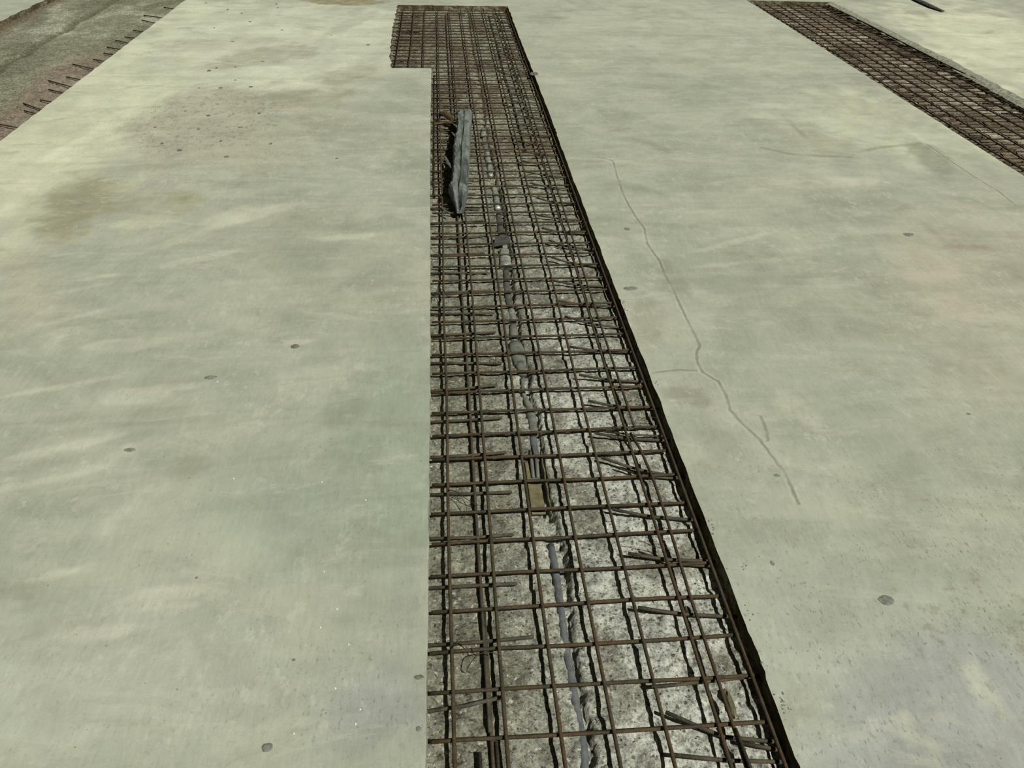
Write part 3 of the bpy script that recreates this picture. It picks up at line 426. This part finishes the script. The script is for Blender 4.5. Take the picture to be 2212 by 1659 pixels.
gx = np.concatenate([np.arange(-0.40, -0.075, 0.0125), np.arange(-0.075, 0.66, 0.005)])
gy = np.concatenate([np.arange(-1.65, -0.2, 0.03), np.arange(-0.2, 2.3, 0.005), np.arange(2.3, 6.9, 0.009)])
grid_bed('floor_bed', gx, gy, bed_h, bed_tone, 'rough broken-out concrete bed of the middle cut-out')
def rt_tone(x, y):
    c = np.tile(np.array(lin((122, 110, 90))), (len(x), 1))
    c = blend(c, (186, 182, 160), sstep(0.56, 0.74, fbm(x*9, y*6, 71, 5))*0.7)
    c = blend(c, (84, 72, 54), sstep(0.5, 0.62, fbm(x*5+3, y*3, 73, 4))*0.7)
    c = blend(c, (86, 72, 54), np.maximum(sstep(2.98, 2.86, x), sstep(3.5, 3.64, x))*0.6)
    return c
grid_bed('floor_bed', np.arange(2.70, 3.80, 0.014), np.concatenate([np.arange(-1.65, 2.2, 0.06), np.arange(2.2, 7.3, 0.016)]),
         lambda x, y: Z_BED-0.004+rough(x*0.8, y*0.8), rt_tone, 'brown stained concrete bed of the cut-out on the far right')
def lt_tone(x, y):
    c = np.tile(np.array(lin((132, 131, 106))), (len(x), 1))
    c = blend(c, (172, 172, 148), sstep(0.52, 0.68, fbm(x*3.5, y*2.2, 81, 4))*0.75)
    c = blend(c, (104, 102, 80), sstep(0.5, 0.64, fbm(x*4+7, y*2.5, 83, 4))*0.6)
    brown = sstep(-2.60, -2.40, x + 0.2*(fbm(x*4, y*3, 87, 3)-0.5))*sstep(5.6, 4.8, y)
    c = blend(c, (130, 112, 95), brown*0.7)
    c = blend(c, (96, 92, 68), (1-sstep(0.02, 0.06, np.abs(x+2.875 + 0.05*(vnoise(y*4, y*0, 3)-0.5))))*0.8)
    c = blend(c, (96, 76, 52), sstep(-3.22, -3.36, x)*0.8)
    return c
def lt_h(x, y):
    return Z_BED+0.004+rough(x*0.6, y*0.6)*0.8 - 0.012*(1-sstep(0.015, 0.05, np.abs(x+2.875 + 0.05*(vnoise(y*4, y*0, 3)-0.5))))
grid_bed('floor_bed', np.arange(-3.46, -2.12, 0.018), np.concatenate([np.arange(-1.65, 2.6, 0.08), np.arange(2.6, 7.6, 0.02), np.arange(7.6, 12.2, 0.1)]),
         lt_h, lt_tone, 'grey-brown patched bed of the cut-out in the far left corner')

# ------------------------------------------------------------------ reinforcement mesh, middle cut-out
R_BAR = 0.0040
ZL, ZC = -0.0150, -0.0232      # centres of the upper long bars and of the cross bars beneath
def bar(name, pts, mat, parent, r=R_BAR, n=8, origin=None):
    b = MB(); b.tube(pts, r, n); return b.build(name, mat, parent)
mesh_root = thing('rebar_mesh', (0.28, 3.0, 0), 'rusty welded bar mesh lying in the middle cut-out', 'rebar')
def local(pts, root): return [(p[0]-root.location.x, p[1]-root.location.y, p[2]-root.location.z) for p in pts]
def long_pts(x, y0, y1, z, amp=0.004, step=0.12, sd=0):
    n = max(3, int((y1-y0)/step)); P = []
    for k in range(n+1):
        y = y0+(y1-y0)*k/n
        P.append((x+amp*(float(vnoise(y*1.9+sd*7.7, 0.5, 91+sd))-0.5)*2, y, z+0.0012*(float(vnoise(y*2.7+sd*3.1, 2.5, 95+sd))-0.5)*2))
    return P
def cross_pts(x0, x1, y, z, tilt=0.0, sd=0, amp=0.004):
    n = max(4, int((x1-x0)/0.06)); P = []
    for k in range(n+1):
        t = k/n; x = x0+(x1-x0)*t
        P.append((x, y+tilt*(t-0.5)+amp*(float(vnoise(x*5+sd*3.3, 1.5, 101+sd))-0.5)*2, z+0.0010*(float(vnoise(x*6+sd*5.1, 3.5, 104+sd))-0.5)*2))
    return P
XL = [0.0, 0.1, 0.2, 0.3, 0.4, 0.5, 0.602]
for k, x in enumerate(XL):
    bar('long_bar', local(long_pts(x, -0.42, 6.74, ZL, 0.003 if k < 6 else 0.0015, 0.12, k), mesh_root), M['long'], mesh_root)
for k, x in enumerate((-0.105, -0.2, -0.292)):
    bar('long_bar', local(long_pts(x, 4.72, 6.74, ZL, 0.004, 0.12, 20+k), mesh_root), M['long'], mesh_root)
# lapped lower bars
bar('long_bar', local(long_pts(0.068, 0.02, 6.6, -0.0318, 0.004, 0.12, 31), mesh_root), M['stub'], mesh_root)
bar('long_bar', local(long_pts(0.072, -0.45, 0.30, -0.0316, 0.002, 0.12, 32), mesh_root), M['stub'], mesh_root)
bar('long_bar', local([(0.046, -0.45, -0.030), (0.048, -0.2, -0.030), (0.047, -0.02, -0.028)], mesh_root), M['stub'], mesh_root)
bar('long_bar', local([(0.083, -0.45, -0.031), (0.081, -0.2, -0.031), (0.079, 0.0, -0.029)], mesh_root), M['stub'], mesh_root)
bar('long_bar', local(long_pts(0.530, 0.90, 6.7, ZL-0.0004, 0.005, 0.12, 33), mesh_root), M['long'], mesh_root)
bar('long_bar', local([(0.512, 0.87, -0.016), (0.524, 0.80, -0.015), (0.532, 0.70, -0.0152), (0.534, 0.55, ZL), (0.529, 0.30, ZL), (0.530, 0.0, ZL), (0.526, -0.4, ZL)], mesh_root), M['long'], mesh_root)
bar('long_bar', local([(0.548, -0.45, -0.006), (0.536, -0.15, -0.006), (0.528, -0.02, -0.004)], mesh_root), M['stub'], mesh_root)
bar('long_bar', local(long_pts(-0.03, 2.6, 4.66, -0.0318, 0.004, 0.12, 35), mesh_root), M['stub'], mesh_root)
bar('long_bar', local(long_pts(0.44, 3.2, 6.6, -0.0318, 0.006, 0.12, 36), mesh_root), M['stub'], mesh_root)
ROW = {0: 0.002, 1: 0.003, 2: -0.002, 3: 0.002, 4: 0.0, 6: -0.002, 8: -0.001, 12: -0.002, 15: 0.004, 19: 0.006, 29: -0.012}
k = -3
while k*0.1 < 6.72:
    y = k*0.1 + ROW.get(k, random.uniform(-0.004, 0.004))
    x0 = -0.046 if y < Y_NOTCH+0.05 else -0.325
    bar('cross_bar', local(cross_pts(x0+random.uniform(0, 0.006), 0.606+random.uniform(-0.004, 0.003), y, ZC, random.uniform(-0.006, 0.006), k), mesh_root), M['cross'], mesh_root)
    k += 1
def wire(pts, root):
    b = MB()
    P = [Vector(p) for p in pts]; S = []
    for i in range(len(P)-1):                       # Catmull-Rom smoothing
        p0 = P[max(i-1, 0)]; p1 = P[i]; p2 = P[i+1]; p3 = P[min(i+2, len(P)-1)]
        for t in (0, 0.25, 0.5, 0.75):
            S.append(0.5*((2*p1)+(p2-p0)*t+(2*p0-5*p1+4*p2-p3)*t*t+(3*p1-p0-3*p2+p3)*t**3))
    S.append(P[-1]); b.tube(local(S, root), 0.0009, 5); return b.build('tie_wire', M['wire'], root)
zt = -0.008
for pts in ([(0.0, 0.195, zt), (0.02, 0.20, 0.004), (0.045, 0.195, 0.002), (0.052, 0.18, -0.012)],
            [(0.10, 0.17, zt), (0.075, 0.172, 0.004), (0.05, 0.165, 0.004), (0.030, 0.152, -0.02), (0.036, 0.150, -0.028)],
            [(0.0, 0.66, zt), (0.02, 0.645, 0.002), (0.04, 0.62, -0.01), (0.045, 0.598, -0.02), (0.038, 0.59, -0.03)],
            [(0.0, 0.665, zt), (0.024, 0.65, -0.006), (0.05, 0.63, -0.014), (0.08, 0.615, -0.022)],
            [(0.0, 1.125, zt), (0.02, 1.14, 0.004), (0.05, 1.138, 0.002), (0.07, 1.12, -0.018)],
            [(0.155, 1.245, -0.03), (0.162, 1.262, 0.0), (0.18, 1.265, 0.004), (0.198, 1.255, -0.01)],
            [(0.10, 2.145, zt), (0.115, 2.16, 0.002), (0.125, 2.20, 0.004), (0.118, 2.215, -0.01)],
            [(-0.03, 1.685, -0.02), (-0.012, 1.715, 0.0), (0.0, 1.70, zt), (0.012, 1.67, -0.02)],
            [(-0.035, 1.645, -0.02), (-0.02, 1.69, 0.002), (-0.004, 1.66, -0.004), (-0.012, 1.63, -0.02)],
            [(0.50, 0.435, zt), (0.47, 0.44, 0.0), (0.455, 0.445, 0.006), (0.440, 0.448, 0.008)],
            [(0.604, 0.96, zt), (0.58, 0.99, 0.004), (0.56, 1.02, -0.006), (0.57, 1.045, -0.02)],
            [(0.604, 0.92, zt), (0.575, 0.915, 0.004), (0.555, 0.93, -0.012)],
            [(0.58, 2.205, -0.01), (0.60, 2.225, 0.003), (0.598, 2.25, 0.0), (0.575, 2.235, -0.02)],
            [(0.50, 0.82, zt), (0.485, 0.86, 0.0), (0.47, 0.90, -0.015), (0.462, 0.93, -0.025)]):
    wire(pts, mesh_root)

# ------------------------------------------------------------------ cut bar ends standing out of the slab
ORD = ('first second third fourth fifth sixth seventh eighth ninth tenth eleventh twelfth thirteenth fourteenth fifteenth sixteenth seventeenth eighteenth nineteenth twentieth '
       'twenty-first twenty-second twenty-third twenty-fourth twenty-fifth twenty-sixth twenty-seventh twenty-eighth twenty-ninth thirtieth thirty-first thirty-second thirty-third '
       'thirty-fourth thirty-fifth thirty-sixth thirty-seventh thirty-eighth thirty-ninth fortieth forty-first forty-second forty-third forty-fourth forty-fifth forty-sixth '
       'forty-seventh forty-eighth forty-ninth fiftieth fifty-first fifty-second fifty-third').split()
def stub(pts, label, group, mat=None, r=R_BAR):
    b = MB(); b.tube(pts, r, 8); o = b.build('bar_stub', mat or M['stub'], origin=pts[0])
    return tag(o, label, 'bar stub', group)
left = [list(q) for q in LEFT_STUBS]
y = 2.47
while y < 4.62:
    left.append([-0.046, y, 0.165+random.uniform(-0.02, 0.02), y+random.uniform(-0.01, 0.02)]); y += 0.15
while y < 6.7:
    left.append([-0.345, y, -0.15+random.uniform(-0.03, 0.03), y+random.uniform(-0.02, 0.02)]); y += 0.15
for i, (xa, ya, xb, yb) in enumerate(left):
    z = -0.0315
    if i == 0: z0, z1 = -0.0315, -0.030
    mid = ((xa+xb)/2, (ya+yb)/2+random.uniform(-0.003, 0.003), z)
    stub([(xa-0.012, ya, z), mid, (xb, yb, z+random.uniform(0, 0.002))], 'bar stub at the left edge of the middle cut-out, %s from near end' % ORD[i], 'bar stubs along the left edge')
right = [list(q) for q in RIGHT_STUBS]
y = 2.97
while y < 6.7:
    right.append([0.61, y, 0.41+random.uniform(-0.02, 0.02), y+random.uniform(0.01, 0.05)]); y += 0.15
right.sort(key=lambda q: q[1])
for i, (xa, ya, xb, yb) in enumerate(right):
    xw = 0.625; sl = (yb-ya)/(xb-xa) if abs(xb-xa) > 1e-6 else 0
    yw = ya + sl*(xw-xa)*0.4
    z0 = -0.0312; pts = [(xw, yw, z0)]
    if xb < 0.49:
        pts += [(0.51, ya+sl*(0.51-xa), z0+0.001), (0.47, ya+sl*(0.47-xa), z0+0.006), (xb, yb, -0.015 - (0 if xb > 0.40 else 0.0))]
    else:
        pts += [(xb, yb, z0+0.004)]
    stub(pts, 'bar stub at the right edge of the middle cut-out, %s from near end' % ORD[i], 'bar stubs along the right edge')
for i, (xb, y, ytip) in enumerate(((0.437, 0.88, 0.895), (0.45, 0.705, 0.742), (0.445, 0.405, 0.446), (0.46, 2.06, 2.082))):
    stub([(0.615, y-0.012, -0.030), (0.52, y, -0.030), (xb, ytip, -0.026)], 'thin twin bar beside a right-edge stub, %s such twin from the near end' % ORD[i], 'bar stubs along the right edge', r=0.0028)

# ------------------------------------------------------------------ far right cut-out: mesh and stubs
rm = thing('rebar_mesh', (3.26, 5.0, 0), 'dark rusty bar mesh lying in the cut-out on the far right', 'rebar')
for k in range(8):
    x = 2.93+0.1*k
    P = long_pts(x, 2.2, 7.02, ZL, 0.013, 0.14, 50+k)
    bar('long_bar', local([(p[0]+(p[1]-5)*0.012, p[1], p[2]) for p in P], rm), M['far'], rm)
y = 2.3; k = 0
while y < 7.03:
    e5 = E5+float(edge_dev('E5', y)); e6 = E6+float(edge_dev('E6', y))
    bar('cross_bar', local(cross_pts(e5+0.006, e6-0.03, y, ZC, random.uniform(-0.05, 0.02), 60+k, 0.012), rm), M['far'], rm); y += 0.1; k += 1
y = 2.75; i = 0
while y < 6.95:
    e5 = E5+float(edge_dev('E5', y))
    stub([(e5-0.01, y, -0.031), (e5+0.08, y+0.005, -0.031), (e5+random.uniform(0.12, 0.26), y+random.uniform(-0.02, 0.02), -0.028)],
         'bar stub at the left edge of the far right cut-out, %s from near end' % ORD[i], 'bar stubs in the far right cut-out', M['far'], 0.006); y += 0.2; i += 1
y = 3.75; i = 0
while y < 6.95:
    e6 = E6+float(edge_dev('E6', y))
    stub([(e6-0.008, y, -0.031), (e6-0.1, y+0.005, -0.031), (e6-random.uniform(0.16, 0.26), y+random.uniform(-0.02, 0.02), -0.028)],
         'bar stub at the right edge of the far right cut-out, %s from near end' % ORD[i], 'bar stubs in the far right cut-out', M['far'], 0.006); y += 0.2; i += 1
for i, y in enumerate(FAR_LEFT_STUBS):
    e2 = E2+float(edge_dev('E2', y)); L = random.uniform(0.14, 0.30)
    L *= 0.85; sl = random.uniform(0.5, 0.95)
    stub([(e2+0.008, y, -0.024), (e2-L*0.5, y+L*sl*0.5, -0.025), (e2-L, y+L*sl, -0.027)],
         'bar stub at the edge of the far left cut-out, %s from near end' % ORD[i], 'bar stubs in the far left cut-out', M['far'], 0.004)

# ------------------------------------------------------------------ long grey timber on the mesh
def timber():
    root = thing('timber_strip', (0.10, 2.95, -0.011), 'long grey weathered timber with ragged edges lying along the mesh', 'timber')
    A = Vector((0.068, 2.372, 0)); B = Vector((0.140, 3.615, 0)); ax = (B-A).normalized(); sd = Vector((ax.y, -ax.x, 0))
    Lg = (B-A).length; N = 110
    prof = [(-0.036, 0.000), (-0.040, 0.028), (-0.037, 0.060), (-0.030, 0.072), (-0.010, 0.073), (-0.003, 0.066), (0.003, 0.072), (0.020, 0.075), (0.031, 0.071), (0.037, 0.060), (0.039, 0.028), (0.036, 0.000)]
    m = len(prof); b = MB(); vs_ = []
    for i in range(N+1):
        t = i/N; s = t*Lg
        near = max(0.0, 1-s/0.14)
        for q, (w, h) in enumerate(prof):
            ww = w; hh = h
            if q in (1, 2, 3): ww += -0.015*(1-near)*float(vnoise(s*30, q*0.2, 3))*(1 if float(vnoise(s*9, 1, 4)) > 0.35 else 0.3) + 0.004
            if q in (4, 5, 6): ww += 0.010*(float(vnoise(s*6, 2, 5))-0.5); hh -= 0.014*max(0, float(vnoise(s*11, 3, 6))-0.45) if q == 5 else 0
            if q in (7, 8): hh += 0.010*(float(vnoise(s*12, 5, 7))-0.5)
            if q in (8, 9, 10): ww += 0.004*(float(vnoise(s*10, 7, 8))-0.5)
            hh += 0.004*(float(vnoise(s*20, q, 9))-0.5) if q not in (0, m-1) else 0
            # broken near end: faces slope in to a low point
            if near > 0:
                ww *= 1-0.70*near**0.75*(0.70 if w > 0 else 1.0); ww += 0.006*near
                hh *= 1-0.86*near**0.9*(0.70+0.3*(w < 0.005))
            far = max(0.0, 1-(Lg-s)/0.03); hh *= 1-0.12*far
            p = A + ax*s + sd*ww + Vector((0, 0, hh)); p.z += 0.0
            vs_.append((p.x-root.location.x, p.y-root.location.y, p.z))
    fs = []; ms = []
    for i in range(N):
        for q in range(m):
            fs.append((i*m+q, i*m+(q+1) % m, (i+1)*m+(q+1) % m, (i+1)*m+q))
            dark = q in (6, 7, 8) and float(vnoise(i*0.09, q*0.01, 12)) > 0.42 and i < 62
            ms.append(1 if dark or q in (4, 5) and i % 17 < 8 else 0)
    fs.append(tuple(range(m-1, -1, -1))); ms.append(0); fs.append(tuple(N*m+q for q in range(m))); ms.append(0)
    b.v = vs_; b.f = fs; b.m = ms
    b.build('timber_body', [M['timber'], M['timber_dark']], root, smooth=False)
    # splinters hanging off its left edge
    for s, dx, dz, ln in ((0.80, -0.043, 0.062, 0.07), (0.95, -0.042, 0.064, 0.05)):
        sp = MB(); p0 = A+ax*s+sd*(dx+0.008); p1 = A+ax*(s+ln)+sd*(dx-0.018)
        sp.tube(local([(p0.x, p0.y, dz-0.011), ((p0.x+p1.x)/2, (p0.y+p1.y)/2, dz-0.010), (p1.x, p1.y, dz-0.008)], root), [0.006, 0.005, 0.001], 5)
        sp.build('splinter', M['timber'], root, smooth=False)
    return root
timber()
b = MB(); b.tube([(0.000, 3.70, 0.004), (0.020, 3.685, 0.016), (0.044, 3.645, 0.012), (0.070, 3.59, 0.006)], [0.014, 0.019, 0.018, 0.013], 7, squash=[(1, .8), (1, .8), (1, .8), (1, .8)])
tag(b.build('wood_scrap', M['wood'], smooth=False, origin=(0.04, 3.65, -0.011)), 'short brown broken piece of wood beside the far end of the grey timber', 'wood scrap')
b = MB(); b.tube([(-0.03, 3.56, -0.008), (0.02, 3.56, 0.0), (0.075, 3.54, 0.004)], [0.007, 0.010, 0.007], 6)
tag(b.build('wood_scrap', M['wood'], smooth=False, origin=(0.02, 3.56, -0.008)), 'thin brown wood sliver lying crosswise just nearer than the brown broken piece', 'wood scrap')
b = MB(); b.tube([(0.022, 3.05, -0.006), (0.036, 2.92, 0.010), (0.052, 2.80, 0.030)], [0.004, 0.009, 0.007], 5, squash=[(1, .5)]*3)
tag(b.build('wood_splinter', M['timber'], smooth=False, origin=(0.03, 2.95, 0)), 'grey splinter leaning against the left side of the long timber', 'splinter')
b = MB(); b.tube([(-0.004, 2.43, -0.006), (0.012, 2.388, -0.006), (0.034, 2.366, -0.005)], [0.002, 0.005, 0.004], 5)
tag(b.build('wood_splinter', M['timber'], smooth=False, origin=(0.02, 2.39, -0.01)), 'small grey splinter on the mesh at the near end of the long timber', 'splinter')

# ------------------------------------------------------------------ torn conduit in the groove
def gx_(y): return float(groove_x(np.array([y]))[0])
def pipe(name, y0, y1, rad, z, mat, label, cat, squash=(1, 0.75), jag=0.0, n=12, step=0.012, dx=0.0, ribs=0.0):
    N = max(3, int((y1-y0)/step)); P = []; R = []; Q = []
    for i in range(N+1):
        y = y0+(y1-y0)*i/N; t = i/N
        P.append((gx_(y)-0.004+dx+jag*0.5*(float(vnoise(y*25, 0, 21))-0.5), y, z+jag*0.3*(float(vnoise(y*30, 1, 22))-0.5)))
        r = rad(t) if callable(rad) else rad
        R.append(r*(1+ribs*math.sin(y*420)) + jag*0.35*(float(vnoise(y*40, 2, 23))-0.5)); Q.append((squash[0], squash[1]*(1+jag*8*(float(vnoise(y*35, 3, 24))-0.5))))
    b = MB(); b.tube(P, R, n, True, Q); o = b.build(name, mat, origin=P[0]); return tag(o, label, cat)
pipe('conduit', -0.5, 0.50, lambda t: 0.0088, -0.0485, M['blue'], 'straight bluish grey conduit half buried nearest the camera', 'conduit', (1, 0.8), 0.002, 12, 0.02)
pipe('conduit', 0.80, 0.905, lambda t: 0.009+0.001*t, -0.046, M['blue'], 'bluish flattened conduit stub just beyond the olive tray', 'conduit', (1, 0.7), 0.006)
pipe('conduit', 0.905, 1.185, lambda t: 0.010+0.004*math.sin(t*6), -0.043, M['conduit'], 'torn dented grey conduit between the olive tray and the fat sleeve', 'conduit', (1, 0.75), 0.010, dx=0.002)
pipe('conduit_sleeve', 1.20, 1.265, lambda t: 0.013+0.003*t, -0.041, M['conduit'], 'short grey conduit tail under the fat crushed sleeve', 'conduit sleeve', (1, 0.75), 0.008)
pipe('conduit_sleeve', 1.255, 1.385, lambda t: 0.019+0.006*math.sin(t*2.6), -0.043, M['conduit'], 'fat crushed grey sleeve on the conduit with a flared end', 'conduit sleeve', (1, 0.62), 0.006, 14)
pipe('conduit', 1.40, 1.50, 0.0135, -0.044, M['conduit'], 'split grey half pipe just beyond the fat crushed sleeve', 'conduit', (1, 0.8), 0.006)
pipe('conduit', 1.51, 1.60, lambda t: 0.0115+0.002*math.sin(t*9), -0.042, M['foil'], 'bare shiny dented metal length of conduit beyond the split pipe', 'conduit', (1, 0.9), 0.008)
pipe('conduit', 1.61, 1.90, lambda t: 0.0125, -0.044, M['dark'], 'dull grey conduit leading up to the bright open sleeve', 'conduit', (1, 0.75), 0.008)
pipe('conduit_sleeve', 1.91, 2.06, lambda t: 0.024-0.005*t+0.001*math.sin(t*14), -0.036, M['foil'], 'bright wide metal sleeve with an open near end', 'conduit sleeve', (1, 0.62), 0.004, 14)
b = MB(); b.add([(0.205, 2.075, -0.020), (0.262, 2.085, -0.014), (0.268, 2.155, -0.016), (0.214, 2.165, -0.022), (0.205, 2.075, -0.026), (0.262, 2.085, -0.020), (0.268, 2.155, -0.022), (0.214, 2.165, -0.028)],
               [(0, 1, 2, 3), (7, 6, 5, 4), (0, 4, 5, 1), (1, 5, 6, 2), (2, 6, 7, 3), (3, 7, 4, 0)])
tag(b.build('metal_flap', M['dark'], smooth=False, origin=(0.235, 2.12, -0.024)), 'flat dark grey flap at the far end of the bright open sleeve', 'flap')
pipe('conduit', 2.18, 2.46, lambda t: 0.014-0.002*t, -0.043, M['dark'], 'dull brownish conduit just beyond the dark flap', 'conduit', (1, 0.7), 0.010)
pipe('conduit', 2.47, 2.72, lambda t: 0.0125+0.001*math.sin(t*20), -0.038, M['foil'], 'bright tin conduit level with the near end of the grey timber', 'conduit', (1, 0.85), 0.006)
pipe('conduit', 2.86, 3.16, lambda t: 0.013, -0.038, M['foil'], 'ribbed shiny flexible conduit beside the middle of the grey timber', 'conduit', (1, 0.85), 0.004, 12, 0.006, 0, 0.14)
pipe('conduit', 3.19, 3.36, lambda t: 0.014, -0.044, M['conduit'], 'dull conduit end just beyond the ribbed flexible length', 'conduit', (1, 0.7), 0.010)
pipe('conduit', 3.42, 3.55, lambda t: 0.013, -0.034, M['foil'], 'small shiny conduit scrap, farthest of the metal pieces', 'conduit', (1, 0.6), 0.012)
def tray():
    root = thing('cable_tray', (0.235, 0.70, -0.05), 'olive open metal tray sunk in the groove under the mesh', 'tray')
    base = MB(); N = 22; vs_ = []
    for i in range(N+1):
        y = 0.600+0.20*i/N; j = 0.0012*math.sin(i*1.7)
        for x, z in ((0.208, -0.0365), (0.212, -0.041+j), (0.232, -0.042-j), (0.243, -0.042+j), (0.243, -0.047), (0.208, -0.047)): vs_.append((x, y, z))
    fs = [(i*6+q, i*6+(q+1) % 6, (i+1)*6+(q+1) % 6, (i+1)*6+q) for i in range(N) for q in range(6)] + [(5, 4, 3, 2, 1, 0), tuple(N*6+q for q in range(6))]
    base.add([(a-0.235, b_-0.70, c+0.05) for a, b_, c in vs_], fs); base.build('tray_base', M['olive'], root)
    wl = MB(); vs_ = []
    for i in range(N+1):
        y = 0.600+0.23*i/N
        for x, z in ((0.252, -0.052), (0.254, -0.034), (0.2575, -0.0335), (0.2595, -0.052)): vs_.append((x-0.235+0.001*math.sin(i), y-0.70, z+0.05))
    fs = [(i*4+q, i*4+(q+1) % 4, (i+1)*4+(q+1) % 4, (i+1)*4+q) for i in range(N) for q in range(4)] + [(3, 2, 1, 0), tuple(N*4+q for q in range(4))]
    wl.add(vs_, fs); o = wl.build('tray_rim', M['olive'], root)
    for dx, ln, sd in ((-0.006, 0.10, 1), (0.006, 0.13, 2)):
        st = MB(); st.tube([(-0.004+dx, 0.03, 0.010), (-0.005+dx+0.002*sd, 0.09, 0.014), (-0.004+dx*0.6, 0.09+ln*0.5, 0.012)], [0.005, 0.0055, 0.003], 7)
        st.build('torn_strip', M['conduit'], root)
tray()

# ------------------------------------------------------------------ loose chips, crumbs and grains
def rock(name, x, y, rx, ry, h, mat, z=0.0, sd=0, n=9):
    rs = random.Random(sd); b = MB(); vs_ = []; 
    for (k, hh) in ((1.0, 0.0), (0.92, 0.55), (0.55, 1.0)):
        for i in range(n):
            a = 2*math.pi*i/n; j = rs.uniform(0.72, 1.15) if k == 1.0 else rs.uniform(0.85, 1.1)
            vs_.append((x+rx*k*j*math.cos(a), y+ry*k*j*math.sin(a), z-0.0015+h*hh*rs.uniform(0.8, 1.1)))
    fs = [(l*n+i, l*n+(i+1) % n, (l+1)*n+(i+1) % n, (l+1)*n+i) for l in range(2) for i in range(n)] + [tuple(2*n+i for i in range(n)), tuple(reversed(range(n)))]
    b.add(vs_, fs); return b.build(name, mat, smooth=False, origin=(x, y, z))
CHIP_LABEL = ['flat dark oval chip alone on the left slab', 'long flat grey chip on the left slab, by pale dust streaks', 'flat bluish grey chip on the right slab near the bar mesh',
    'small grey chip on the right slab, beside the top of the crack', 'large ragged grey mortar splash on the near right slab', 'grey smudge-like chip at the near end of the left slab',
    'dark chip right at the left edge of the middle cut-out', 'round grey chip at the cut-out edge, nearest the camera', 'small grey chip on the right slab beyond the mortar splash',
    'small flat chip beside the end of the crack', 'dark flat stone at the far right edge of the middle cut-out', 'tiny dark chip in the middle of the near left slab',
    'small dark chip between the mortar smudge and the cut-out edge on the left slab', 'long flat grey chip lying far across the right slab', 'small grey chip near the right border of the photo',
    'pale grey flake in the dust streaks of the left slab']
for i, (x, y, rx, ry, sh) in enumerate(CHIPS):
    o = rock('concrete_chip', x, y, rx, ry, min(0.004, 0.0025+rx*0.06), M['chipd'] if sh in (0, 4) else M['chipl'], 0.0005, i, 11)
    tag(o, CHIP_LABEL[i], 'chip')
for i, (x, y) in enumerate(PEBBLES):
    o = rock('pebble', x, y, random.uniform(0.006, 0.017), random.uniform(0.005, 0.018), random.uniform(0.003, 0.007), M['chipd'], 0, 100+i, 7)
    tag(o, 'small dark crumb scattered on the far part of the left slab', 'crumb', 'dark crumbs on the left slab')
for i, (x, y) in enumerate(GRAINS):
    o = rock('grain', x, y, 0.0022, 0.0022, 0.0035, M['grain'], 0, 200+i, 6)
    tag(o, 'tiny white grain lying on the near left slab', 'grain', 'white grains on the left slab')
for i, (x, y) in enumerate(CRUMBS):
    for q in range(3):
        xx = max(x, E4+float(edge_dev('E4', y))+0.004) + random.uniform(-0.002, 0.012); yy = y+random.uniform(-0.014, 0.014)
        o = rock('concrete_crumb', xx, yy, random.uniform(0.0016, 0.0045), random.uniform(0.0016, 0.005), random.uniform(0.002, 0.004), M['chipl'], 0, 300+i*3+q, 6)
        tag(o, 'grey concrete crumb on the slab along the right edge of the middle cut-out', 'crumb', 'crumbs along the right cut edge')
o = rock('mortar_lump', 0.545, 0.05, 0.009, 0.032, 0.012, M['olive'], -0.036, 401, 12)
tag(o, 'olive mortar lump on the bed by the right-hand bars, nearest the camera', 'lump')
o = rock('mortar_lump', 0.52, 0.275, 0.010, 0.014, 0.012, M['dark'], -0.038, 402, 10)
tag(o, 'small dark lump under the paired bars by the right edge', 'lump')
b = MB(); b.tube([(4.58, 7.35, 0.012), (4.57, 7.05, 0.014), (4.55, 6.80, 0.013), (4.56, 6.62, 0.01)], [0.012, 0.03, 0.028, 0.012], 7, squash=[(1, .4)]*4)
tag(b.build('stone_shard', M['dark'], smooth=False, origin=(4.56, 6.9, 0)), 'long dark grey shard lying on the slab in the far right corner', 'shard')
